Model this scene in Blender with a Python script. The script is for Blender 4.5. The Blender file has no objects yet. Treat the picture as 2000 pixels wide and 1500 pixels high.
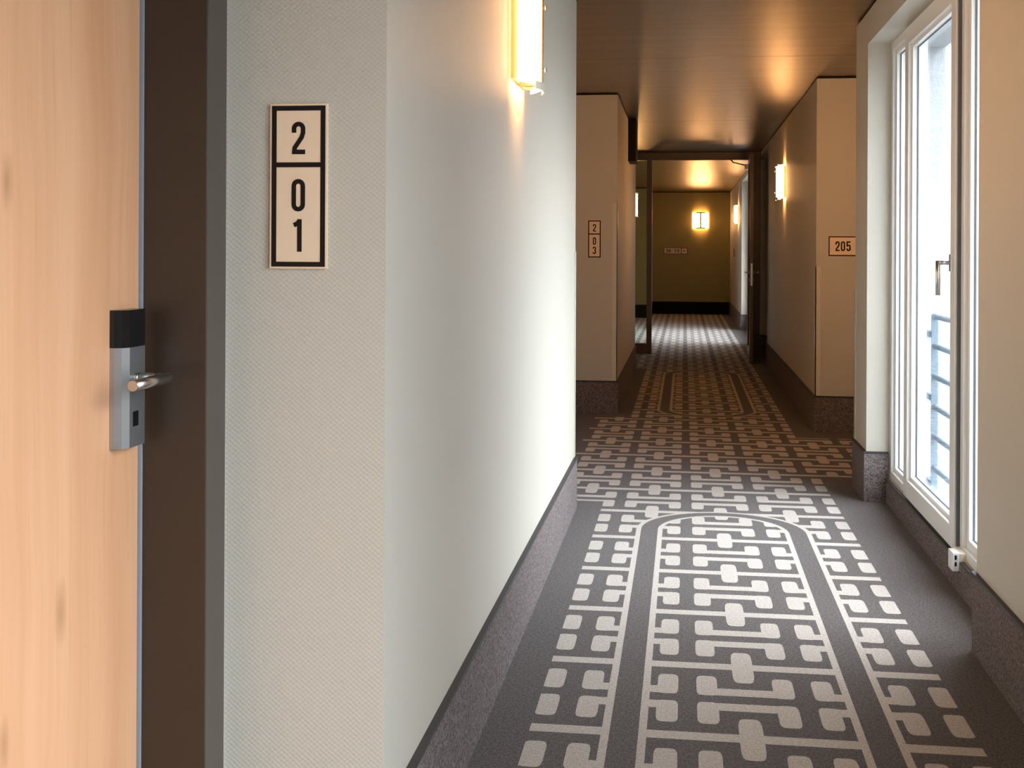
import bpy, bmesh, math, random
from mathutils import Vector, Matrix
R = math.radians
random.seed(4)
SC = bpy.context.scene
COL = SC.collection

# ------------------------------------------------------------------ camera
F = 2450.0
cam_d = bpy.data.cameras.new('camera')
cam = bpy.data.objects.new('camera', cam_d)
COL.objects.link(cam)
cam_d.sensor_fit = 'HORIZONTAL'
cam_d.sensor_width = 36.0
cam_d.lens = F / 2000.0 * 36.0
cam_d.shift_y = -(750 - 491.6) / 2000.0
cam_d.clip_start = 0.05
cam.matrix_world = (Matrix.Translation((0, 0, 1.35)) @ Matrix.Rotation(math.atan(337 / F), 4, 'Z')
                    @ Matrix.Rotation(R(90), 4, 'X') @ Matrix.Rotation(R(0.27), 4, 'Z'))
SC.camera = cam

# ------------------------------------------------------------------ world: bright overcast sky, darker courtyard below the horizon
W = bpy.data.worlds.new('sky')
SC.world = W
W.use_nodes = True
wn = W.node_tree
wn.nodes.clear()
w_geo = wn.nodes.new('ShaderNodeTexCoord')
w_sep = wn.nodes.new('ShaderNodeSeparateXYZ')
w_map = wn.nodes.new('ShaderNodeMapRange')
w_mix = wn.nodes.new('ShaderNodeMix')
w_mix.data_type = 'RGBA'
w_bg = wn.nodes.new('ShaderNodeBackground')
w_out = wn.nodes.new('ShaderNodeOutputWorld')
w_map.inputs['From Min'].default_value = -0.10
w_map.inputs['From Max'].default_value = 0.12
SKY = 5.0
w_zen = wn.nodes.new('ShaderNodeMapRange')      # overcast sky: brighter towards the zenith
w_zen.inputs['To Min'].default_value = SKY
w_zen.inputs['To Max'].default_value = SKY * 4.8
wn.links.new(w_sep.outputs['Z'], w_zen.inputs['Value'])
wn.links.new(w_zen.outputs[0], w_bg.inputs['Strength'])
w_mix.inputs[6].default_value = (1.7 / SKY, 1.8 / SKY, 1.9 / SKY, 1)
w_mix.inputs[7].default_value = (0.92, 0.955, 1.03, 1)
wn.links.new(w_geo.outputs['Generated'], w_sep.inputs[0])
wn.links.new(w_sep.outputs['Z'], w_map.inputs['Value'])
wn.links.new(w_map.outputs[0], w_mix.inputs[0])
wn.links.new(w_mix.outputs[2], w_bg.inputs['Color'])
wn.links.new(w_bg.outputs[0], w_out.inputs[0])

LAMP = 27.0            # emission of the sconce glass
LAMP_COL = (1.0, 0.49, 0.18)

SC.view_settings.view_transform = 'Standard'
SC.view_settings.look = 'None'
SC.view_settings.gamma = 1.0
SC.view_settings.use_curve_mapping = False
SC.view_settings.exposure = 0.40
SC.cycles.use_denoising = True
SC.cycles.max_bounces = 10
SC.cycles.diffuse_bounces = 6
SC.cycles.glossy_bounces = 4
SC.cycles.transparent_max_bounces = 12
SC.cycles.sample_clamp_indirect = 8.0
SC.cycles.use_light_tree = True


def portal(x, y0, y1, z0, z1):
    l = bpy.data.lights.new('sky_portal', 'AREA')
    l.shape = 'RECTANGLE'
    l.size = y1 - y0
    l.size_y = z1 - z0
    l.cycles.is_portal = True
    o = bpy.data.objects.new('sky_portal', l)
    COL.objects.link(o)
    o.matrix_world = Matrix.Translation((x, (y0 + y1) / 2, (z0 + z1) / 2)) @ Matrix(
        ((0, 0, 1, 0), (1, 0, 0, 0), (0, 1, 0, 0), (0, 0, 0, 1)))   # local -Z looks towards -X, local X runs along Y
    return o


portal(1.40, 4.42, 7.08, 0.06, 2.48)
portal(1.40, 19.0, 22.2, 0.2, 2.59)
portal(1.40, -3.4, 1.8, 0.3, 2.5)


# ------------------------------------------------------------------ node helpers
def new_mat(name):
    m = bpy.data.materials.new(name)
    m.use_nodes = True
    nt = m.node_tree
    return m, nt, nt.nodes['Principled BSDF']


class X:
    """a scalar expression that writes itself as Math nodes"""
    nt = None

    def __init__(s, v):
        s.v = v

    @staticmethod
    def op(o, *a):
        n = X.nt.nodes.new('ShaderNodeMath')
        n.operation = o
        for i, q in enumerate(a):
            q = q.v if isinstance(q, X) else q
            if isinstance(q, (int, float)):
                n.inputs[i].default_value = q
            else:
                X.nt.links.new(q, n.inputs[i])
        return X(n.outputs[0])

    def __add__(s, o): return X.op('ADD', s, o)
    def __sub__(s, o): return X.op('SUBTRACT', s, o)
    def __rsub__(s, o): return X.op('SUBTRACT', o, s)
    def __mul__(s, o): return X.op('MULTIPLY', s, o)
    def __truediv__(s, o): return X.op('DIVIDE', s, o)
    def abs(s): return X.op('ABSOLUTE', s)
    def lt(s, o): return X.op('LESS_THAN', s, o)
    def gt(s, o): return X.op('GREATER_THAN', s, o)
    def pw(s, o): return X.op('POWER', s, o)
    def mx(s, o): return X.op('MAXIMUM', s, o)
    def mn(s, o): return X.op('MINIMUM', s, o)
    def sin(s): return X.op('SINE', s)
    def within(s, a, b): return s.gt(a) * s.lt(b)


def obj_xyz(nt):
    g = nt.nodes.new('ShaderNodeNewGeometry')
    sp = nt.nodes.new('ShaderNodeSeparateXYZ')
    nt.links.new(g.outputs['Position'], sp.inputs[0])
    return g.outputs['Position'], X(sp.outputs[0]), X(sp.outputs[1]), X(sp.outputs[2])


def obj_local(nt):
    g = nt.nodes.new('ShaderNodeTexCoord')
    sp = nt.nodes.new('ShaderNodeSeparateXYZ')
    nt.links.new(g.outputs['Object'], sp.inputs[0])
    return g.outputs['Object'], X(sp.outputs[0]), X(sp.outputs[1]), X(sp.outputs[2])


def vec(nt, x, y, z):
    c = nt.nodes.new('ShaderNodeCombineXYZ')
    for i, q in enumerate((x, y, z)):
        if isinstance(q, X):
            nt.links.new(q.v, c.inputs[i])
        else:
            c.inputs[i].default_value = q
    return c.outputs[0]


def noise(nt, v, scale, detail=2.0, rough=0.5):
    n = nt.nodes.new('ShaderNodeTexNoise')
    n.inputs['Scale'].default_value = scale
    n.inputs['Detail'].default_value = detail
    n.inputs['Roughness'].default_value = rough
    nt.links.new(v, n.inputs['Vector'])
    return X(n.outputs[0])


def mixc(nt, f, a, b):
    n = nt.nodes.new('ShaderNodeMix')
    n.data_type = 'RGBA'
    if isinstance(f, X):
        nt.links.new(f.v, n.inputs[0])
    else:
        n.inputs[0].default_value = f
    for i, q in ((6, a), (7, b)):
        if isinstance(q, (tuple, list)):
            n.inputs[i].default_value = (*q, 1)
        else:
            nt.links.new(q, n.inputs[i])
    return n.outputs[2]


def ramp(nt, f, lo, hi):
    n = nt.nodes.new('ShaderNodeMapRange')
    nt.links.new(f.v, n.inputs['Value'])
    n.inputs['From Min'].default_value = lo
    n.inputs['From Max'].default_value = hi
    return X(n.outputs[0])


def bump(nt, bs, h, dist, strength=1.0):
    b = nt.nodes.new('ShaderNodeBump')
    b.inputs['Distance'].default_value = dist
    b.inputs['Strength'].default_value = strength
    nt.links.new(h.v, b.inputs['Height'])
    nt.links.new(b.outputs[0], bs.inputs['Normal'])


def plain(name, col, rough=0.5, metal=0.0, spec=None, relief=0.0, vary=0.06, scale=60):
    m, nt, bs = new_mat(name)
    X.nt = nt
    p, x, y, z = obj_local(nt)
    n = noise(nt, p, scale, 3)
    c2 = tuple(min(1, q * (1 + vary)) for q in col)
    c1 = tuple(q * (1 - vary) for q in col)
    nt.links.new(mixc(nt, n, c1, c2), bs.inputs['Base Color'])
    bs.inputs['Roughness'].default_value = rough
    bs.inputs['Metallic'].default_value = metal
    if spec is not None:
        bs.inputs['Specular IOR Level'].default_value = spec
    if relief:
        bump(nt, bs, n, relief)
    return m


# ------------------------------------------------------------------ materials
# carpet --------------------------------------------------------------------
def carpet_mat():
    m, nt, bs = new_mat('patterned carpet')
    X.nt = nt
    pos, x, y, z = obj_xyz(nt)
    PX, PY, CX, Y0 = 0.354, 0.6065, 0.192, 3.540
    u = (X.op('WRAP', x - CX, PX / 2, -PX / 2)).abs()
    v = (X.op('WRAP', y - Y0, PY / 2, -PY / 2)).abs()
    bar = v.lt(0.029)

    def pad(cu, cv, hu, hv, e=5.0):
        return (((u - cu).abs() / hu).pw(e) + ((v - cv).abs() / hv).pw(e)).lt(1.0)
    cross = pad(0, 0, 0.034, 0.150)
    conn = v.within(0.208, 0.270) * u.lt(0.120)
    ends = pad(0.117, 0.186, 0.032, 0.088)
    pat = bar.mx(cross).mx(conn).mx(ends)

    def ell(rx, ry):
        r = None
        for yc in (4.56, 12.45):
            ax = (x - CX).abs() / rx
            dy = ((y - yc).abs() - 1.6).mx(0.0) / ry
            q = X.op('SQRT', ax * ax + dy * dy)
            r = q if r is None else r.mn(q)
        return r
    ro, ri = ell(0.407, 0.445), ell(0.303, 0.345)
    lines = ((ro - 1.0).abs().lt(0.0285)).mx((ri - 1.0).abs().lt(0.038))
    band = ro.lt(1.0) * ri.gt(1.0)
    pat = (pat * (1.0 - band)).mx(lines)
    main = x.within(-0.428, 0.812)
    left = x.within(-0.717, 0.0) * y.within(6.80, 10.30)
    right = x.within(0.5, 1.50) * y.within(7.765, 9.36)
    fl = x.within(-1.4, 0.0) * y.gt(14.65)
    pat = pat * main.mx(left).mx(right).mx(fl)
    sp1 = noise(nt, pos, 230, 2, 0.8)
    sp2 = noise(nt, pos, 95, 3, 0.8)
    big = noise(nt, pos, 1.3, 3)
    spk = ramp(nt, sp1 * 0.6 + sp2 * 0.4, 0.40, 0.61)
    dark = mixc(nt, spk, (0.026, 0.020, 0.018), (0.205, 0.170, 0.160))
    cream = mixc(nt, spk, (0.40, 0.345, 0.30), (0.74, 0.67, 0.61))
    c = mixc(nt, pat, dark, cream)
    soil = mixc(nt, big, (0.90, 0.89, 0.88), (1, 1, 1))
    mm = nt.nodes.new('ShaderNodeMix')
    mm.data_type = 'RGBA'
    mm.blend_type = 'MULTIPLY'
    mm.inputs[0].default_value = 1
    nt.links.new(c, mm.inputs[6])
    nt.links.new(soil, mm.inputs[7])
    nt.links.new(mm.outputs[2], bs.inputs['Base Color'])
    bs.inputs['Roughness'].default_value = 0.95
    bs.inputs['Specular IOR Level'].default_value = 0.15
    bs.inputs['Sheen Weight'].default_value = 0.15
    bump(nt, bs, spk, 0.0012)
    return m


def felt_mat(name='brown flecked carpet base', f=1.0):
    m, nt, bs = new_mat(name)
    X.nt = nt
    pos, x, y, z = obj_xyz(nt)
    n = noise(nt, pos, 250, 2, 0.8) * 0.5 + noise(nt, pos, 100, 3, 0.8) * 0.5
    s = ramp(nt, n, 0.40, 0.61)
    nt.links.new(mixc(nt, s, (0.050 * f, 0.040 * f, 0.039 * f), (0.32 * f, 0.265 * f, 0.255 * f)), bs.inputs['Base Color'])
    bs.inputs['Roughness'].default_value = 0.95
    bs.inputs['Specular IOR Level'].default_value = 0.15
    bump(nt, bs, s, 0.0012)
    return m


def wallpaper_mat(name='cream woven wallpaper', c0=(0.50, 0.465, 0.395), c1=(0.62, 0.58, 0.50)):
    m, nt, bs = new_mat(name)
    X.nt = nt
    pos, x, y, z = obj_xyz(nt)
    s = x + y
    wob = noise(nt, pos, 35, 2)
    k = 2 * math.pi
    ph = s * (k / 0.0120) + wob * 1.2
    pz = z * (k / 0.0100) + wob * 1.2
    h = ph.sin() * pz.sin()
    fine = noise(nt, pos, 260, 2, 0.6)
    hh = h * 0.26 + fine * 0.5
    c = mixc(nt, ramp(nt, hh, -0.2, 0.7), c0, c1)
    nt.links.new(c, bs.inputs['Base Color'])
    bs.inputs['Roughness'].default_value = 0.52
    bs.inputs['Specular IOR Level'].default_value = 0.40
    bump(nt, bs, hh, 0.0010)
    return m


def ceiling_mat():
    m, nt, bs = new_mat('brushed bronze ceiling sheet')
    X.nt = nt
    pos, x, y, z = obj_xyz(nt)
    v1 = vec(nt, x * 1.2, y * 60, 0.0)
    v2 = vec(nt, x * 5, y * 260, 0.0)
    n1 = noise(nt, v1, 1.0, 3, 0.6)
    n2 = noise(nt, v2, 1.0, 2, 0.6)
    n0 = noise(nt, vec(nt, x * 0.7, y * 9, 3.0), 1.0, 3, 0.6)
    n = n1 * 0.3 + n2 * 0.2 + n0 * 0.5
    nt.links.new(mixc(nt, ramp(nt, n, 0.3, 0.7), (0.090, 0.057, 0.024), (0.245, 0.160, 0.074)), bs.inputs['Base Color'])
    bs.inputs['Metallic'].default_value = 0.9
    bs.inputs['Roughness'].default_value = 0.29
    bs.inputs['Anisotropic'].default_value = 0.85
    nt.links.new(vec(nt, 1.0, 0.0, 0.0), bs.inputs['Tangent'])
    bump(nt, bs, n, 0.0016)
    return m


def wood_mat():
    m, nt, bs = new_mat('pale beech veneer')
    X.nt = nt
    pos, x, y, z = obj_xyz(nt)
    warp = noise(nt, vec(nt, x, y * 3.0, z * 1.2), 1.0, 2)
    g1 = noise(nt, vec(nt, 0.0, y * 11 + warp * 1.4, z * 0.45), 1.0, 4, 0.6)
    g2 = noise(nt, vec(nt, 1.0, y * 60 + warp * 4.0, z * 1.6), 1.0, 3, 0.6)
    g3 = noise(nt, vec(nt, 2.0, y * 260, z * 6), 1.0, 2, 0.6)
    c = mixc(nt, ramp(nt, g1, 0.3, 0.72), (0.83, 0.465, 0.265), (0.69, 0.345, 0.18))
    c = mixc(nt, ramp(nt, g2, 0.58, 0.80) * 0.40, c, (0.50, 0.26, 0.125))
    c = mixc(nt, ramp(nt, g3, 0.55, 0.85) * 0.15, c, (0.50, 0.28, 0.14))
    for ky, kz, kr in ((1.774, 1.452, 0.020), (1.945, 0.752, 0.024), (1.772, 0.60, 0.02), (2.03, 1.90, 0.02)):
        dy = (y - ky) / kr
        dz = (z - kz) / (kr * 2.6)
        d = X.op('SQRT', dy * dy + dz * dz) + (g2 - 0.5) * 0.8
        k = (1.0 - ramp(nt, d, 0.15, 1.0)) * 0.55
        c = mixc(nt, k, c, (0.40, 0.19, 0.08))
    nt.links.new(c, bs.inputs['Base Color'])
    bs.inputs['Roughness'].default_value = 0.42
    bs.inputs['Specular IOR Level'].default_value = 0.4
    bump(nt, bs, g3, 0.0001)
    return m


def glass_mat(name, tint=(0.93, 0.97, 0.98), refl=0.10):
    m = bpy.data.materials.new(name)
    m.use_nodes = True
    nt = m.node_tree
    nt.nodes.clear()
    X.nt = nt
    t = nt.nodes.new('ShaderNodeBsdfTransparent')
    t.inputs[0].default_value = (*tint, 1)
    g = nt.nodes.new('ShaderNodeBsdfGlossy')
    g.inputs['Roughness'].default_value = 0.02
    lw = nt.nodes.new('ShaderNodeFresnel')
    lw.inputs[0].default_value = 1.45
    f = (X(lw.outputs[0]) * 0.7).mn(0.45)
    mx = nt.nodes.new('ShaderNodeMixShader')
    o = nt.nodes.new('ShaderNodeOutputMaterial')
    nt.links.new(f.v, mx.inputs[0])
    nt.links.new(t.outputs[0], mx.inputs[1])
    nt.links.new(g.outputs[0], mx.inputs[2])
    nt.links.new(mx.outputs[0], o.inputs[0])
    return m


def lamp_mat():
    m, nt, bs = new_mat('lit opal glass')
    bs.inputs['Base Color'].default_value = (0.9, 0.85, 0.75, 1)
    bs.inputs['Emission Color'].default_value = (*LAMP_COL, 1)
    bs.inputs['Emission Strength'].default_value = LAMP
    return m


def stucco_mat():
    m, nt, bs = new_mat('pebbled outside render')
    X.nt = nt
    pos, x, y, z = obj_xyz(nt)
    n = noise(nt, pos, 70, 3, 0.7)
    nt.links.new(mixc(nt, ramp(nt, n, 0.3, 0.7), (0.42, 0.425, 0.43), (0.58, 0.585, 0.59)), bs.inputs['Base Color'])
    bs.inputs['Roughness'].default_value = 0.95
    bump(nt, bs, n, 0.003)
    return m


M_CARPET = carpet_mat()
M_FELT = felt_mat()
M_FELT_DARK = felt_mat('near black carpet base', 0.07)
M_WALL = wallpaper_mat()
M_OLIVE = wallpaper_mat('olive gold wallpaper', (0.30, 0.245, 0.085), (0.40, 0.33, 0.13))
M_CEIL = ceiling_mat()
M_WOOD = wood_mat()
M_GLASS = glass_mat('clear window glass')
M_DGLASS = glass_mat('fire door glass', (0.88, 0.90, 0.86))
M_LAMP = lamp_mat()
M_STUCCO = stucco_mat()
M_EDGE = plain('dark baseboard edging', (0.040, 0.034, 0.034), 0.6)
M_JOINT = plain('black shadow joint', (0.008, 0.007, 0.006), 0.9)
M_JAMB = plain('dark brown painted steel', (0.042, 0.026, 0.017), 0.34, spec=0.5)
M_FACE = plain('frame steel in lit tone', (0.082, 0.064, 0.052), 0.40)  # door frame steel with the light on the architrave put into its colour
M_BRONZE = plain('dark bronze door profile', (0.15, 0.105, 0.070), 0.34, metal=0.2)
M_BLACK = plain('black plastic', (0.004, 0.004, 0.005), 0.18)
M_GASKET = plain('pale grey door seal', (0.30, 0.31, 0.34), 0.6)
M_STEEL = plain('brushed stainless steel', (0.56, 0.54, 0.51), 0.28, metal=1.0)
M_ALU = plain('satin aluminium lock plate', (0.42, 0.43, 0.44), 0.36, metal=0.85)
M_WHITE = plain('white painted window frame', (0.78, 0.78, 0.76), 0.32, spec=0.5, vary=0.02)
M_RUB = plain('grey window seal', (0.10, 0.11, 0.12), 0.6)
M_PLAST = plain('white plastic', (0.82, 0.82, 0.80), 0.35, vary=0.02)
M_IVORY = plain('ivory plastic', (0.72, 0.67, 0.54), 0.4, vary=0.02)
M_RAIL = plain('galvanised grey steel', (0.22, 0.27, 0.32), 0.45, metal=0.3)
M_ZINC = plain('zinc sill sheet', (0.34, 0.37, 0.40), 0.4, metal=0.4)
M_SIGN = plain('cream sign board', (0.86, 0.66, 0.47), 0.45, vary=0.03)
M_INK = plain('dark brown sign lettering', (0.014, 0.008, 0.006), 0.7, spec=0.2)
M_BRASS = plain('beige lacquered lamp back', (0.34, 0.29, 0.20), 0.45, metal=0.2)
M_GUARD = plain('clear corner guard', (0.66, 0.63, 0.54), 0.25, vary=0.02)
M_DUCT = plain('dark brown boxed duct', (0.010, 0.007, 0.005), 0.6, spec=0.2)


# ------------------------------------------------------------------ mesh helpers
def box(bm, x0, x1, y0, y1, z0, z1):
    v = [bm.verts.new((x, y, z)) for x in (x0, x1) for y in (y0, y1) for z in (z0, z1)]
    for f in ((0, 1, 3, 2), (4, 6, 7, 5), (0, 4, 5, 1), (2, 3, 7, 6), (0, 2, 6, 4), (1, 5, 7, 3)):
        bm.faces.new([v[i] for i in f])


def tube(bm, a, b, r, n=20, r2=None):
    a, b = Vector(a), Vector(b)
    d = b - a
    q = d.to_track_quat('Z', 'Y')
    r2 = r if r2 is None else r2
    A, B = [], []
    for i in range(n):
        t = 2 * math.pi * i / n
        c = Vector((math.cos(t), math.sin(t), 0))
        A.append(bm.verts.new(a + q @ (c * r)))
        B.append(bm.verts.new(b + q @ (c * r2)))
    for i in range(n):
        j = (i + 1) % n
        f = bm.faces.new((A[i], A[j], B[j], B[i]))
        f.smooth = True
    bm.faces.new(A[::-1])
    bm.faces.new(B)


def prism(bm, poly, z0, z1, axis='z'):
    """extrude a 2-D polygon; axis names the extrusion axis, poly gives the other two in order"""
    def P(a, b, c):
        return {'z': (a, b, c), 'x': (c, a, b), 'y': (a, c, b)}[axis]
    A = [bm.verts.new(P(a, b, z0)) for a, b in poly]
    B = [bm.verts.new(P(a, b, z1)) for a, b in poly]
    n = len(poly)
    for i in range(n):
        j = (i + 1) % n
        bm.faces.new((A[i], A[j], B[j], B[i]))
    bm.faces.new(A[::-1])
    bm.faces.new(B)


def obj(name, bm, mat, parent=None, bevel=0.0, seg=2, loc=None):
    bmesh.ops.recalc_face_normals(bm, faces=bm.faces)
    if bevel:
        bmesh.ops.bevel(bm, geom=[e for e in bm.edges if e.calc_face_angle(0) > 0.9], offset=bevel,
                        segments=seg, affect='EDGES', profile=0.5, clamp_overlap=True)
    me = bpy.data.meshes.new(name)
    bm.to_mesh(me)
    bm.free()
    me.materials.append(mat)
    o = bpy.data.objects.new(name, me)
    COL.objects.link(o)
    if parent:
        o.parent = parent
    if loc:
        o.location = loc
    return o


def boxes(name, lst, mat, parent=None, bevel=0.0):
    bm = bmesh.new()
    for b in lst:
        box(bm, *b)
    return obj(name, bm, mat, parent, bevel)


def tag(o, label, cat, kind=None, group=None):
    o['label'] = label
    o['category'] = cat
    if kind:
        o['kind'] = kind
    if group:
        o['group'] = group
    return o


def thing(name, label, cat, loc=(0, 0, 0), rz=0.0, kind=None, group=None):
    o = bpy.data.objects.new(name, None)
    COL.objects.link(o)
    o.empty_display_size = 0.1
    o.location = loc
    o.rotation_euler = (0, 0, rz)
    return tag(o, label, cat, kind, group)


def dup(root, loc, rz, label, group=None):
    r = root.copy()
    COL.objects.link(r)
    r.location = loc
    r.rotation_euler = (0, 0, rz)
    r['label'] = label
    if group:
        r['group'] = group
    for ch in root.children:
        c = ch.copy()
        COL.objects.link(c)
        c.parent = r
        for g in ch.children:
            d = g.copy()
            COL.objects.link(d)
            d.parent = c
    return r


# ------------------------------------------------------------------ the setting
ZT = 2.668      # top of the walls
ZC = 2.680      # underside of the ceiling
floor = boxes('floor', [(-1.8, 1.55, -4, 28.2, -0.05, 0)], M_CARPET)
tag(floor, 'dark brown carpet woven with cream key pattern and long oval bands', 'carpet', 'structure')

LW = [  # x0, x1, y0, y1
    (-1.8, -0.892, -4, 1.25), (-1.8, -0.57, 2.36, 6.60), (-1.8, -1.60, 6.60, 10.52), (-1.8, -0.56, 10.52, 14.50),
    (-1.8, -0.95, 14.50, 16.90), (-1.8, -0.78, 16.90, 19.2), (-1.8, -1.30, 19.2, 26.0)]
bm = bmesh.new()
for a in LW:
    box(bm, *a, 0, ZT)
box(bm, -1.8, -0.892, 1.25, 2.36, 2.12, ZT)           # over the room door
box(bm, -1.8, -1.08, 1.25, 2.36, 0, 2.12)             # backing behind the door leaf
box(bm, -1.09, -0.892, 2.30, 2.36, 0, 2.12)
box(bm, -1.09, -0.892, 1.25, 1.30, 0, 2.12)
wall_left = tag(obj('wall_left', bm, M_WALL), 'cream woven wallpaper wall along the left of the corridor', 'wall', 'structure')

RW = [(0.985, 1.40, -4, -3.4), (0.985, 1.17, 1.8, 4.42), (0.985, 1.17, 7.03, 7.50), (1.42, 1.55, 7.50, 9.70),
      (0.985, 1.55, 9.70, 15.30), (1.06, 1.55, 15.30, 16.76), (0.985, 1.55, 16.76, 19.0), (0.985, 1.55, 22.2, 28.2)]
bm = bmesh.new()
for a in RW:
    box(bm, *a, 0, ZT)
box(bm, 1.10, 1.17, 4.42, 7.03, 0, 0.132)
box(bm, 0.985, 1.17, 4.42, 7.03, 2.490, ZT)
box(bm, 0.985, 1.06, 15.30, 16.76, 2.57, ZT)
box(bm, 1.10, 1.40, 19.0, 22.2, 0, 0.20)
box(bm, 0.985, 1.40, 19.0, 22.2, 2.59, ZT)
box(bm, 0.985, 1.40, -3.4, 1.8, 0, 0.30)
box(bm, 0.985, 1.40, -3.4, 1.8, 2.50, ZT)
wall_right = tag(obj('wall_right', bm, M_WALL), 'cream woven wallpaper wall along the right window side', 'wall', 'structure')
bm = bmesh.new()
box(bm, -1.8, -0.72, 26.0, 28.2, 0, ZT)
box(bm, -0.72, 0.985, 27.8, 28.2, 0, ZT)
wall_end = tag(obj('wall_end', bm, M_OLIVE), 'far end wall of the corridor with sconce and arrow sign', 'wall', 'structure')
wall_back = tag(boxes('wall_back', [(-0.892, 0.985, -4.2, -4, 0, ZT)], M_WALL), 'cream wall behind the viewer', 'wall', 'structure')
wall_ext = boxes('wall_outside', [(1.17, 1.40, 1.8, 4.40, 0, 2.8), (1.17, 1.40, 7.08, 7.50, 0, 2.8), (1.17, 1.40, 4.40, 7.08, 2.475, 2.8),
                                  (1.17, 1.40, 4.40, 7.08, -0.1, 0.05), (1.395, 1.56, 7.42, 7.495, 0, 2.8), (1.551, 1.58, 7.42, 18.9, 0, 2.8)], M_STUCCO)
tag(wall_ext, 'pale pebbled outside wall seen through the window glass', 'outside wall', 'structure')

# recessed dark joint between walls and ceiling
bm = bmesh.new()
i = 0.012
for x0, x1, y0, y1 in LW + [(-1.8, -0.892, 1.25, 2.36)]:
    box(bm, x0, x1 - i, y0 + (i if x1 > -0.6 else 0), y1 - (i if x1 > -0.6 else 0), ZT - 0.002, 2.71)
for x0, x1, y0, y1 in RW + [(0.985, 1.17, 4.42, 7.03), (0.985, 1.4, 19.0, 22.2), (0.985, 1.4, -3.4, 1.8), (0.985, 1.06, 15.3, 16.76)]:
    e = i if x0 < 1.0 and y0 > 7.0 and y1 < 15.4 else 0
    box(bm, x0 + i, x1, y0 + e, y1 - (i if y1 == 7.50 else 0), ZT - 0.002, 2.71)
box(bm, -1.8, -0.72 - i, 26.0 + i, 28.2, ZT - 0.002, 2.71)
box(bm, -0.8, 0.985, 27.8 + i, 28.2, ZT - 0.002, 2.71)
box(bm, -0.892, 0.985, -4.2, -4 - i, ZT - 0.002, 2.71)
tag(obj('trim_1', bm, M_JOINT), 'thin black recessed joint where walls meet ceiling', 'joint', 'structure')

ceiling = tag(boxes('ceiling', [(-1.8, 1.55, -4.2, 28.2, 2.705, 2.80)], M_JOINT), 'low bronze brown brushed sheet ceiling with cross joints', 'ceiling', 'structure')
ys = [-4.0] + [8.65 + 4.16 * k for k in range(-3, 5)] + [28.1]
for a, b in zip(ys[:-1], ys[1:]):
    # each sheet hangs a hair lower at its near edge, as the photographed joints show
    bm = bmesh.new()
    prism(bm, [(-1.79, a + 0.003), (1.54, a + 0.003), (1.54, b - 0.003), (-1.79, b - 0.003)], ZC, 2.705)
    obj('ceiling_sheet', bm, M_CEIL, ceiling)


# baseboards -----------------------------------------------------------------
def baseboard(name, runs, label, h=0.262, t=0.013, mat=None):
    """runs: polylines along the wall faces, room on the left of travel"""
    root = None
    bm, be = bmesh.new(), bmesh.new()
    for pts, hh in runs:
        n = len(pts)
        for tt, z0, z1, target in ((t, 0.0, hh, bm), (t + 0.003, hh - 0.001, hh + 0.011, be)):
            off = []
            for k in range(n):
                nn = Vector((0, 0))
                for q in (k - 1, k):
                    if 0 <= q < n - 1:
                        d = Vector((pts[q + 1][0] - pts[q][0], pts[q + 1][1] - pts[q][1])).normalized()
                        nn += Vector((-d.y, d.x))
                off.append((pts[k][0] + nn.x * tt, pts[k][1] + nn.y * tt))
            for k in range(n - 1):
                prism(target, [pts[k], pts[k + 1], off[k + 1], off[k]], z0, z1)
    root = obj(name, bm, mat or M_FELT)
    tag(root, label, 'baseboard', 'structure')
    e = obj('edging', be, M_EDGE, root)
    e['label'] = 'dark raised edging strip'
    return root


LB = [(-0.78, 19.2), (-0.78, 16.90), (-0.95, 16.90), (-0.95, 14.50), (-0.56, 14.50), (-0.56, 10.52), (-1.60, 10.52),
      (-1.60, 6.60), (-0.57, 6.60), (-0.57, 2.36), (-0.880, 2.36)]
# room lies on the left of travel when the direction is chosen so; the list above runs towards the camera with the room on its left
baseboard('baseboard_left', [(LB, 0.262), ([(-0.892, 1.25), (-0.892, -4)], 0.262), ([(-1.30, 26.0), (-1.30, 19.2), (-0.79, 19.2)], 0.262)],
          'tall flecked brown carpet baseboard on the left walls')
RB = [(0.985, -4), (0.985, 4.42), (1.10, 4.42)]
baseboard('baseboard_right', [(RB, 0.262), ([(1.10, 4.44), (1.10, 7.015)], 0.122),
                              ([(1.10, 7.03), (0.985, 7.03), (0.985, 7.50), (1.42, 7.50), (1.42, 9.70), (0.985, 9.70), (0.985, 15.30), (1.06, 15.30),
                                (1.06, 16.76), (0.985, 16.76), (0.985, 19.0), (1.10, 19.0)], 0.262),
                              ([(1.10, 19.02), (1.10, 22.18)], 0.19),
                              ([(1.10, 22.2), (0.985, 22.2), (0.985, 27.8)], 0.262)],
          'tall flecked brown carpet baseboard on the right window side')
baseboard('baseboard_end', [([(0.985, 27.8), (-0.72, 27.8), (-0.72, 26.0), (-1.30, 26.0)], 0.262)],
          'near black baseboard at the foot of the far end wall', mat=M_FELT_DARK)

# corner guards ---------------------------------------------------------------
boxes('corner_guard', [(-0.572, -0.5655, 6.545, 6.605, 0.275, 1.353), (-0.63, -0.5655, 6.598, 6.605, 0.275, 1.353)], M_GUARD, wall_left)
boxes('corner_guard', [(-0.598, -0.556, 10.516, 10.522, 0.275, 1.76), (-0.562, -0.556, 10.516, 10.56, 0.275, 1.76)], M_GUARD, wall_left)
boxes('corner_guard', [(0.980, 0.987, 7.45, 7.505, 0.275, 1.141), (0.98, 1.02, 7.498, 7.505, 0.275, 1.141)], M_GUARD, wall_right)
boxes('corner_guard', [(0.980, 1.02, 9.695, 9.702, 0.275, 1.25), (0.98, 0.987, 9.695, 9.74, 0.275, 1.25)], M_GUARD, wall_right)

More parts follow.
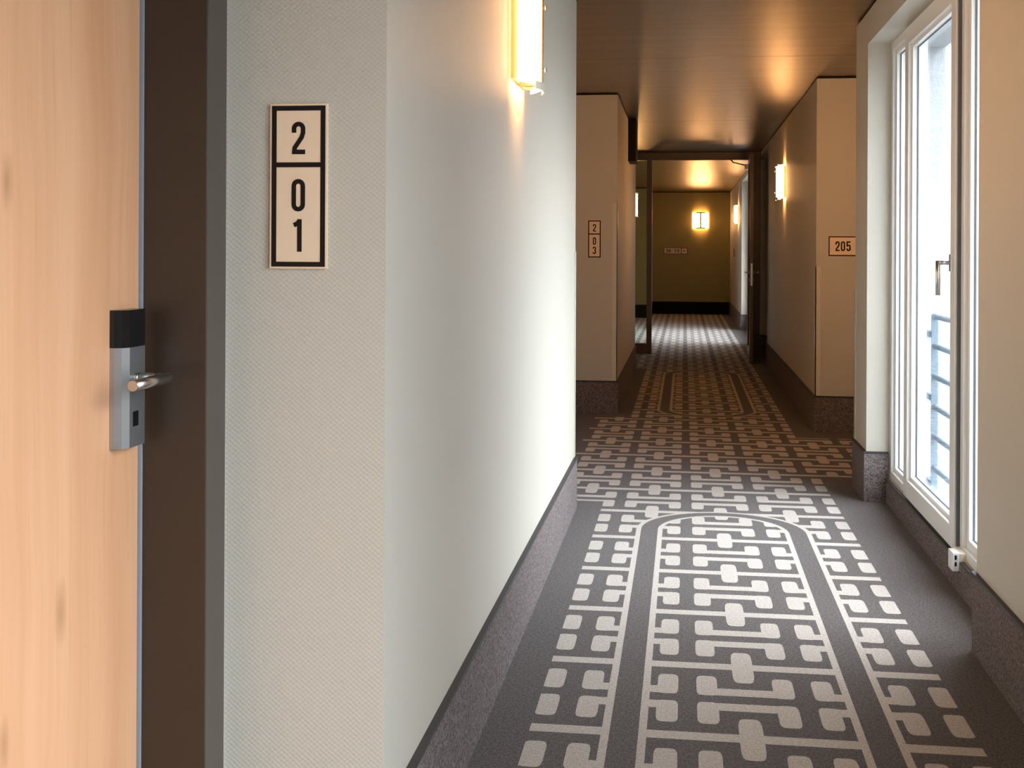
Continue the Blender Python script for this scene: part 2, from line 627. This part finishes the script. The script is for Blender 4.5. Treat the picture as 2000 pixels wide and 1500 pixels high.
# ------------------------------------------------------------------ room door with card lock
door = thing('door_1', 'pale beech room door with dark steel frame and card lock at left', 'door', (-1.015, 1.79, 0), kind='structure')
O = Vector(door.location)


def dbox(name, lst, mat, parent=door, bevel=0.0):
    bm = bmesh.new()
    for x0, x1, y0, y1, z0, z1 in lst:
        box(bm, x0 - O.x, x1 - O.x, y0 - O.y, y1 - O.y, z0, z1)
    return obj(name, bm, mat, parent, bevel)


leaf = dbox('door_leaf', [(-1.062, -1.015, 1.345, 2.2375, 0.008, 2.03)], M_WOOD, bevel=0.001)
fr = dbox('door_frame', [(-1.075, -0.886, 2.2475, 2.300, 0, 2.10), (-1.075, -0.886, 1.29, 1.335, 0, 2.10), (-1.075, -0.886, 1.29, 2.30, 2.04, 2.10)], M_JAMB, bevel=0.0015)
dbox('architrave', [(-0.892, -0.884, 2.2485, 2.343, 0, 2.145), (-0.892, -0.884, 1.24, 1.334, 0, 2.145), (-0.892, -0.884, 1.334, 2.2485, 2.041, 2.145)], M_FACE, fr, bevel=0.0012)
dbox('door_seal', [(-1.030, -1.010, 2.2408, 2.2475, 0, 2.035)], M_GASKET)
lock_z0, lock_z1 = 0.994, 1.242
bm = bmesh.new()
prof = [(-1.015, 2.118), (-1.0065, 2.118), (-0.9935, 2.122), (-0.985, 2.136), (-0.985, 2.200), (-0.990, 2.204), (-1.015, 2.204)]
prism(bm, [(a - O.x, b - O.y) for a, b in prof], lock_z0, 1.1745)
lock = obj('lock_plate', bm, M_ALU, door)
lock['label'] = 'satin aluminium lock plate'
bm = bmesh.new()
prism(bm, [(a - O.x, b - O.y) for a, b in prof], 1.1750, lock_z1)
card = obj('card_reader', bm, M_BLACK, lock)
card['label'] = 'glossy black card reader cap'
dbox('key_slot', [(-0.9855, -0.9843, 2.150, 2.172, 1.031, 1.058)], M_BLACK, lock)
bm = bmesh.new()


def dt(a, b, r, **k):
    tube(bm, Vector(a) - O, Vector(b) - O, r, 28, **k)


dt((-0.987, 2.163, 1.118), (-0.978, 2.163, 1.118), 0.0098)
dt((-0.978, 2.163, 1.118), (-0.9765, 2.163, 1.118), 0.0080)
dt((-0.9765, 2.163, 1.118), (-0.930, 2.163, 1.118), 0.0098)
dt((-0.930, 2.1745, 1.118), (-0.930, 2.030, 1.118), 0.0100)
dt((-0.930, 2.030, 1.118), (-0.930, 2.0288, 1.118), 0.0100, r2=0.0088)
lever = obj('lever_handle', bm, M_STEEL, lock)
lever['label'] = 'round brushed steel lever'


# ------------------------------------------------------------------ signs
def strip(pts, w, closed=False):
    n = len(pts)
    P = [Vector(p) for p in pts]
    L, Q = [], []
    for k in range(n):
        a = P[(k - 1) % n] if (closed or k > 0) else None
        b = P[(k + 1) % n] if (closed or k < n - 1) else None
        d1 = (P[k] - a).normalized() if a is not None else None
        d2 = (b - P[k]).normalized() if b is not None else None
        d1 = d1 or d2
        d2 = d2 or d1
        n1, n2 = Vector((-d1.y, d1.x)), Vector((-d2.y, d2.x))
        m = (n1 + n2).normalized()
        s = w / 2 / max(0.5, m.dot(n1))
        L.append(P[k] + m * s)
        Q.append(P[k] - m * s)
    return L, Q


def arc(cx, cy, rx, ry, a0, a1, n=8):
    return [(cx + rx * math.cos(R(a0 + (a1 - a0) * i / n)), cy + ry * math.sin(R(a0 + (a1 - a0) * i / n))) for i in range(n + 1)]


def rr(cx, z0, z1, r):   # closed stadium
    return arc(cx, z1 - r, r, r, 0, 180) + arc(cx, z0 + r, r, r, 180, 360)


SW = 0.14
r_ = 0.143
GLYPH = {
    '0': [(rr(0, .07, .93, r_), True)],
    '8': [(rr(0, .50, .93, r_), True), (rr(0, .07, .50, r_), True)],
    '2': [([(-r_, .66)] + arc(0, .787, r_, r_, 180, 0) + [(r_, .66), (.10, .52), (-.12, .20), (-.137, .03)], False), ([(-.20, .07), (.21, .07)], False)],
    '3': [([(-r_, .72)] + arc(0, .787, r_, r_, 180, 0) + [(r_, .62), (.10, .55), (.02, .515)], False),
          ([(.02, .515), (.10, .48), (r_, .40), (r_, .213)] + arc(0, .213, r_, r_, 0, -180) + [(-r_, .28)], False)],
    '5': [([(.20, .93), (-.14, .93)], False), ([(-.14, 1.0), (-.14, .46)], False),
          ([(-.14, .50), (-.06, .58), (.04, .60), (.12, .56), (r_, .46), (r_, .213)] + arc(0, .213, r_, r_, 0, -180) + [(-r_, .28)], False)],
    '9': [(rr(0, .44, .93, r_), True), ([(r_, .62), (r_, .213)] + arc(0, .213, r_, r_, 0, -180) + [(-r_, .28)], False)],
    '1': [([(.05, 0), (.05, 1.0)], False), ([(-.13, .82), (-.02, .86), (.05, .95)], False)],
    '-': [([(-.14, .5), (.14, .5)], False)],
    '<': [([(-.26, .5), (.30, .5)], False), ([(.02, .82), (-.26, .5), (.02, .18)], False)],
}


def glyph(ch, cx, z0, h, depth=0.0006, x_off=0.0):
    """returns a bmesh of one character on the local y-z plane, facing -y"""
    bm = bmesh.new()
    for si, (pts, closed) in enumerate(GLYPH[ch]):
        L, Q = strip(pts, SW, closed)
        n = len(pts)
        yy = -(x_off + depth + 0.00015 * si)
        m = n if closed else n - 1
        fl = [bm.verts.new((cx + p.x * h, yy, z0 + p.y * h)) for p in L]
        fq = [bm.verts.new((cx + p.x * h, yy, z0 + p.y * h)) for p in Q]
        bl = [bm.verts.new((cx + p.x * h, -x_off, z0 + p.y * h)) for p in L]
        bq = [bm.verts.new((cx + p.x * h, -x_off, z0 + p.y * h)) for p in Q]
        for k in range(m):
            j = (k + 1) % n
            bm.faces.new((fl[k], fl[j], fq[j], fq[k]))
            bm.faces.new((bl[k], bl[j], fl[j], fl[k]))
            bm.faces.new((bq[k], bq[j], fq[j], fq[k]))
        if not closed:
            bm.faces.new((fl[0], fq[0], bq[0], bl[0]))
            bm.faces.new((fl[-1], fq[-1], bq[-1], bl[-1]))
    return bm


def frame_bm(w, h, inset, t, y0, y1, div=None, vdiv=None):
    bm = bmesh.new()
    a, b = -w / 2 + inset, w / 2 - inset
    c, d = -h / 2 + inset, h / 2 - inset
    box(bm, a, a + t, y0, y1, c, d)
    box(bm, b - t, b, y0, y1, c, d)
    box(bm, a + t, b - t, y0, y1, c, c + t)
    box(bm, a + t, b - t, y0, y1, d - t, d)
    if div is not None:
        box(bm, a + t, b - t, y0, y1, div - t / 2, div + t / 2)
    if vdiv is not None:
        box(bm, vdiv - t / 2, vdiv + t / 2, y0, y1, c + t, d - t)
    return bm


def sign(label, loc, w, h, chars, div=None, vdiv=None, inset=0.004, t=0.0095):
    """faces -Y; chars: (character, cx, z0, height) about the sign's centre"""
    s = thing('room_sign', label, 'sign', loc)
    bm = bmesh.new()
    box(bm, -w / 2, w / 2, -0.008, 0, -h / 2, h / 2)
    obj('sign_board', bm, M_SIGN, s, 0.0008)
    obj('sign_border', frame_bm(w, h, inset, t, -0.0088, -0.0078, div, vdiv), M_INK, s)
    for ch, cx, z0, hh in chars:
        obj('arrow' if ch == '<' else ('dash' if ch == '-' else 'numeral'), glyph(ch, cx, z0, hh, 0.0008, 0.008), M_INK, s)
    return s


def v_sign(label, loc, last):
    # plate 0.115 x 0.320 ; numerals 63 mm high
    return sign(label, loc, 0.115, 0.320, [('2', 0.0, 0.062, 0.063), ('0', 0.0, -0.049, 0.063), (last, -0.0005, -0.127, 0.063)], div=0.0415)


v_sign('tall cream sign reading 2 01 beside the beech door', (-0.742, 2.36, 1.475), '1')
v_sign('small tall sign reading 2 03 on the far left block', (-0.749, 10.52, 1.460), '3')
sign('wide sign reading 205 partly hidden behind the right pillar', (1.182, 9.70, 1.403), 0.215, 0.150,
     [('2', -0.041, -0.037, 0.074), ('0', -0.001, -0.037, 0.074), ('5', 0.040, -0.037, 0.074)], inset=0.001, t=0.008)
sign('long arrow sign reading 208 - 219 on the far end wall', (-0.195, 27.80, 1.385), 0.53, 0.150,
     [('2', -0.195, -0.036, 0.072), ('0', -0.157, -0.036, 0.072), ('8', -0.119, -0.036, 0.072), ('-', -0.063, -0.036, 0.072),
      ('2', -0.010, -0.036, 0.072), ('1', 0.026, -0.036, 0.072), ('9', 0.060, -0.036, 0.072), ('<', 0.186, -0.028, 0.062)],
     vdiv=0.122, inset=0.002, t=0.013)
# small dark plate on the right wall by the far corner
pl = thing('wall_plate', 'small dark plate on the right wall beside far corner', 'wall plate', (0.985, 25.6, 1.345))
bm = bmesh.new(); box(bm, -0.010, 0, -0.06, 0.06, -0.075, 0.075); obj('plate', bm, M_INK, pl, 0.001)
bm = bmesh.new(); box(bm, -0.012, -0.0095, -0.045, 0.045, -0.06, 0.06); obj('plate_face', bm, M_SIGN, pl)


# ------------------------------------------------------------------ wall sconces
def make_sconce(label, loc, rz):
    s = thing('wall_sconce', label, 'wall lamp', loc, rz, group='curved opal glass wall sconces')
    H2 = 0.165
    bm = bmesh.new()
    box(bm, 0, 0.010, -0.160, 0.160, -H2 + 0.012, H2 - 0.012)
    box(bm, 0.010, 0.034, -0.160, -0.156, -H2 + 0.012, H2 - 0.012)
    box(bm, 0.010, 0.034, 0.156, 0.160, -H2 + 0.012, H2 - 0.012)
    obj('back_plate', bm, M_BRASS, s)

    def bow(y):
        return 0.030 + 0.055 * (1 - (y / 0.172) ** 2)
    for sg in (-1, 1):
        bm = bmesh.new()
        N = 12
        ya = [sg * (0.019 + (0.153) * k / N) for k in range(N + 1)]
        out = [(bow(y), y) for y in ya]
        inn = [(bow(y) - 0.005, y) for y in ya][::-1]
        prism(bm, out + inn, -H2, H2)
        g = obj('glass_shade', bm, M_LAMP, s)
        for p in g.data.polygons:
            p.use_smooth = abs(p.normal.z) < 0.5 and len(p.vertices) == 4 and p.area > 0.002
    bm = bmesh.new()
    box(bm, 0.010, 0.088, -0.012, 0.012, -H2 + 0.004, H2 - 0.004)
    obj('centre_bar', bm, M_BRONZE, s)
    for zz in (-0.106, 0.106):
        bm = bmesh.new()
        tube(bm, (0.082, 0, zz), (0.094, 0, zz), 0.0035, 12)
        tube(bm, (0.094, 0, zz), (0.101, 0, zz), 0.0070, 16)
        obj('knob', bm, M_STEEL, s)
    # clear lips under and over the shade
    for sz in (-1, 1):
        bm = bmesh.new()
        N = 10
        ya = [-0.10 + 0.20 * k / N for k in range(N + 1)]
        prism(bm, [(bow(y) + 0.010, y) for y in ya] + [(bow(y) + 0.006, y) for y in ya][::-1],
              min(sz * (H2 - 0.012), sz * (H2 + 0.014)), max(sz * (H2 - 0.012), sz * (H2 + 0.014)))
        obj('glass_lip', bm, M_IVORY, s)
    return s


ZS = 2.050
sc1 = make_sconce('lit sconce nearest the viewer on the pale left wall', (-0.57, 4.25, 2.075), 0)
dup(sc1, (0.985, 12.75, 2.055), R(180), 'lit sconce on right wall between sign 205 and fire door')
dup(sc1, (0.985, 23.5, 2.055), R(180), 'lit sconce on right wall just left of the far window')
dup(sc1, (0.345, 27.80, 2.055), R(-90), 'lit sconce on far end wall above the arrow sign')
dup(sc1, (-0.78, 18.75, 2.055), 0, 'pale sconce edge seen through the sidelight glass')
# more of the same out of view; the last is added for light
dup(sc1, (-1.60, 8.6, 2.055), 0, 'sconce in the left recess behind the pale near wall')
dup(sc1, (1.22, 7.50, 2.055), R(90), 'sconce in the right recess behind the window pillar')
dup(sc1, (-0.892, -1.6, 2.055), 0, 'unseen sconce added for light on the left wall behind the viewer')

# ------------------------------------------------------------------ near window
win = thing('window_1', 'tall white framed window with three panes in deep reveal', 'window', (1.11, 5.72, 0.135), kind='structure')


def wb(name, lst, mat, parent, bevel=0.0, org=None):
    org = org or win.location
    bm = bmesh.new()
    for x0, x1, y0, y1, z0, z1 in lst:
        box(bm, x0 - org[0], x1 - org[0], y0 - org[1], y1 - org[1], z0 - org[2], z1 - org[2])
    return obj(name, bm, mat, parent, bevel)


def ring(x0, x1, y0, y1, z0, z1, tj, tb=None, tt=None):
    tb = tb or tj
    tt = tt or tj
    return [(x0, x1, y0, y0 + tj, z0, z1), (x0, x1, y1 - tj, y1, z0, z1), (x0, x1, y0 + tj, y1 - tj, z0, z0 + tb), (x0, x1, y0 + tj, y1 - tj, z1 - tt, z1)]


Wz0, Wz1 = 0.135, 2.500
frm = wb('window_frame', ring(1.108, 1.19, 4.42, 7.03, Wz0, Wz1, 0.055, 0.040, 0.055) +
         [(1.108, 1.19, 6.435, 6.495, Wz0 + .04, Wz1 - .055), (1.108, 1.19, 5.225, 5.30, Wz0 + .04, Wz1 - .055)], M_WHITE, win, 0.003)
# far fixed pane
wb('glazing_bead', ring(1.125, 1.150, 6.490, 6.978, 0.170, 2.449, 0.028), M_WHITE, win, 0.002)
wb('glazing_seal', ring(1.142, 1.149, 6.516, 6.952, 0.196, 2.423, 0.006), M_RUB, win)
wb('pane', [(1.147, 1.153, 6.510, 6.958, 0.19, 2.43)], M_GLASS, win)
# middle opening sash
sash = wb('sash', ring(1.086, 1.150, 5.285, 6.470, 0.148, 2.470, 0.090, 0.088, 0.088), M_WHITE, win, 0.004)
wb('sash_bead', ring(1.104, 1.135, 5.372, 6.383, 0.232, 2.386, 0.022), M_WHITE, sash, 0.002)
wb('pane_seal', ring(1.127, 1.134, 5.392, 6.363, 0.252, 2.366, 0.006), M_RUB, sash)
wb('pane', [(1.132, 1.138, 5.390, 6.366, 0.25, 2.368)], M_GLASS, sash)
bm = bmesh.new()
o_ = win.location


def T(a, b, r, n=20):
    tube(bm, Vector(a) - o_, Vector(b) - o_, r, n)


box(bm, 1.076 - o_.x, 1.087 - o_.x, 5.318 - o_.y, 5.350 - o_.y, 1.278 - o_.z, 1.348 - o_.z)
T((1.078, 5.334, 1.313), (1.026, 5.334, 1.313), 0.0085)
T((1.030, 5.334, 1.321), (1.030, 5.334, 1.180), 0.0095)
hd = obj('window_handle', bm, M_STEEL, sash)
hd['label'] = 'brushed steel handle turned down'
# dark rebate gap between sash and near frame
wb('seal_strip', [(1.095, 1.110, 5.272, 5.285, 0.16, 2.46)], M_RUB, win)
# near pane
wb('glazing_bead', ring(1.125, 1.150, 4.470, 5.230, 0.170, 2.449, 0.040), M_WHITE, win, 0.002)
wb('glazing_seal', ring(1.142, 1.149, 4.508, 5.192, 0.208, 2.411, 0.006), M_RUB, win)
wb('pane', [(1.147, 1.153, 4.500, 5.20, 0.20, 2.42)], M_GLASS, win)
# contact box at the foot of the middle mullion
cb = wb('contact_box', [(1.055, 1.082, 5.150, 5.235, 0.094, 0.168)], M_PLAST, win, 0.003)
cb['label'] = 'white plastic contact box with two dark slots'
wb('box_back', [(1.082, 1.112, 5.152, 5.300, 0.092, 0.166)], M_IVORY, cb, 0.003)
wb('slot', [(1.063, 1.071, 5.1488, 5.1505, 0.141, 0.158)], M_BLACK, cb)
wb('slot', [(1.063, 1.071, 5.1488, 5.1505, 0.115, 0.132)], M_BLACK, cb)
wb('shutter_guide', [(1.19, 1.285, 7.03, 7.079, 0.06, 2.474), (1.19, 1.285, 4.401, 4.44, 0.06, 2.474)], M_RAIL, win)
wb('outside_sill', [(1.17, 1.46, 4.405, 7.075, 0.051, 0.066), (1.45, 1.46, 4.405, 7.075, 0.02, 0.051)], M_ZINC, win)

# outside railing
rl = thing('balcony_railing', 'grey steel railing with round bars outside the window', 'railing', (1.32, 5.72, 0.066))


def rbox(name, lst, bevel=0.0):
    return wb(name, lst, M_RAIL, rl, bevel, rl.location)


for yy in (6.915, 4.55):
    rbox('post', [(1.303, 1.337, yy - 0.006, yy + 0.006, 0.066, 1.028)], 0.001)
for z in (1.029, 0.872, 0.711, 0.549, 0.392, 0.224):
    bm = bmesh.new()
    tube(bm, Vector((1.318, 6.915, z - 0.012)) - rl.location, Vector((1.318, 4.55, z - 0.012)) - rl.location, 0.0145, 16)
    obj('rail', bm, M_RAIL, rl)
for z in (0.919, 0.581, 0.12):
    rbox('bracket', [(1.306, 1.330, 6.918, 7.078, z - 0.016, z + 0.016)])

# ------------------------------------------------------------------ other windows
def simple_window(name, label, y0, y1, z0, z1, n):
    w = thing(name, label, 'window', (1.11, (y0 + y1) / 2, z0), kind='structure')
    L = ring(1.108, 1.19, y0, y1, z0, z1, 0.06)
    step = (y1 - y0) / n
    for k in range(1, n):
        L.append((1.108, 1.19, y0 + k * step - 0.035, y0 + k * step + 0.035, z0 + .06, z1 - .06))
    f_ = wb('window_frame', L, M_WHITE, w, 0.003, w.location)
    for k in range(n):
        a, b = y0 + k * step + 0.04, y0 + (k + 1) * step - 0.04
        q = wb('sash', ring(1.09, 1.15, a, b, z0 + .04, z1 - .04, 0.07), M_WHITE, w, 0.003, w.location)
        wb('pane', [(1.118, 1.124, a + .06, b - .06, z0 + .1, z1 - .1)], M_GLASS, q, 0, w.location)
    return w


simple_window('window_2', 'far bright window on the right seen past the fire door leaf', 19.0, 22.2, 0.20, 2.59, 3)
simple_window('added_window', 'unseen window added for light on the right behind the viewer', -3.4, 1.8, 0.30, 2.50, 4)  # unseen window, added to brighten the near walls and door
rl2 = dup(rl, (1.32, 20.6, 0.066), 0, 'grey steel railing outside the far window')

# ------------------------------------------------------------------ fire door screen
fd = thing('door_2', 'glazed dark bronze fire door screen with its leaf standing open', 'door', (0.2, 16.83, 0), kind='structure')


def fb(name, lst, mat, parent=fd, bevel=0.0):
    return wb(name, lst, mat, parent, bevel, fd.location)


FY0, FY1 = 16.80, 16.87
fb('screen_frame', [(-0.949, 0.984, FY0, FY1, 2.575, 2.679), (-0.949, -0.90, FY0, FY1, 0, 2.575), (-0.500, -0.430, FY0, FY1, 0, 2.575),
                    (0.855, 0.984, FY0, FY1, 0, 2.575), (-0.90, -0.50, FY0, FY1, 0, 0.135)], M_BRONZE, bevel=0.003)
fb('sidelight_pane', [(-0.905, -0.495, 16.83, 16.838, 0.13, 2.58)], M_DGLASS)
# leaf swung towards the viewer, hinged on the right jamb
th = R(91.0)
lf = fb('door_leaf', [], M_BRONZE)
bm = bmesh.new()
LW_, LT = 1.27, 0.045


def leaf_pt(a, t, z):
    """a along the leaf from the hinge, t through its thickness"""
    base = Vector((0.868, 16.795, 0))
    d = Vector((-math.cos(th) * -1 * 0 - 0.028, -1, 0)).normalized()
    n = Vector((d.y, -d.x, 0))      # points towards -X
    return base + d * a + n * t + Vector((0, 0, z)) - fd.location


def leaf_box(bm, a0, a1, t0, t1, z0, z1):
    v = [bm.verts.new(leaf_pt(a, t, z)) for a in (a0, a1) for t in (t0, t1) for z in (z0, z1)]
    for f in ((0, 1, 3, 2), (4, 6, 7, 5), (0, 4, 5, 1), (2, 3, 7, 6), (0, 2, 6, 4), (1, 5, 7, 3)):
        bm.faces.new([v[i] for i in f])


def leaf_obj(name, lst, mat, parent, bevel=0.0):
    bm = bmesh.new()
    for b in lst:
        leaf_box(bm, *b)
    return obj(name, bm, mat, parent, bevel)


bpy.data.objects.remove(lf)
lf = leaf_obj('door_leaf', [(0, 0.075, 0, LT, 0.01, 2.565), (LW_ - 0.085, LW_, 0, LT, 0.01, 2.565), (0.075, LW_ - 0.085, 0, LT, 0.01, 0.14),
                            (0.075, LW_ - 0.085, 0, LT, 2.48, 2.565)], M_BRONZE, fd, 0.003)
leaf_obj('leaf_pane', [(0.07, LW_ - 0.08, 0.018, 0.026, 0.135, 2.485)], M_DGLASS, lf)
for sgn, lab in ((1, 'lever on the corridor side'), (-1, 'lever on the niche side')):
    bm = bmesh.new()
    t0 = LT if sgn > 0 else 0
    a = LW_ - 0.045

    def tb(p, q, r):
        tube(bm, leaf_pt(*p), leaf_pt(*q), r, 16)
    tb((a, t0, 1.112), (a, t0 + sgn * 0.010, 1.112), 0.026)
    tb((a, t0, 1.02), (a, t0 + sgn * 0.010, 1.02), 0.022)
    tb((a, t0 + sgn * 0.008, 1.112), (a, t0 + sgn * 0.060, 1.112), 0.009)
    tb((a + 0.008, t0 + sgn * 0.056, 1.112), (a - 0.13, t0 + sgn * 0.056, 1.112), 0.010)
    obj('lever_handle', bm, M_STEEL, lf)
leaf_obj('lock_face', [(LW_ - 0.0005, LW_ + 0.0015, 0.012, 0.034, 0.95, 1.22)], M_STEEL, lf)
leaf_obj('door_closer', [(0.10, 0.42, LT, LT + 0.045, 2.43, 2.49)], M_STEEL, lf, 0.004)
bm = bmesh.new()
tube(bm, leaf_pt(0.22, LT + 0.025, 2.485), Vector((0.62, 16.62, 2.53)) - fd.location, 0.009, 10)
tube(bm, Vector((0.62, 16.62, 2.53)) - fd.location, Vector((0.60, 16.80, 2.58)) - fd.location, 0.009, 10)
obj('closer_arm', bm, M_STEEL, fd)

# ------------------------------------------------------------------ dark box high on the left wall
dbm = bmesh.new()
box(dbm, -0.562, -0.482, 12.50, 12.95, 2.255, 2.678)
tag(obj('duct_box', dbm, M_DUCT, bevel=0.002), 'dark brown box fixed high on the left wall under the ceiling', 'box')
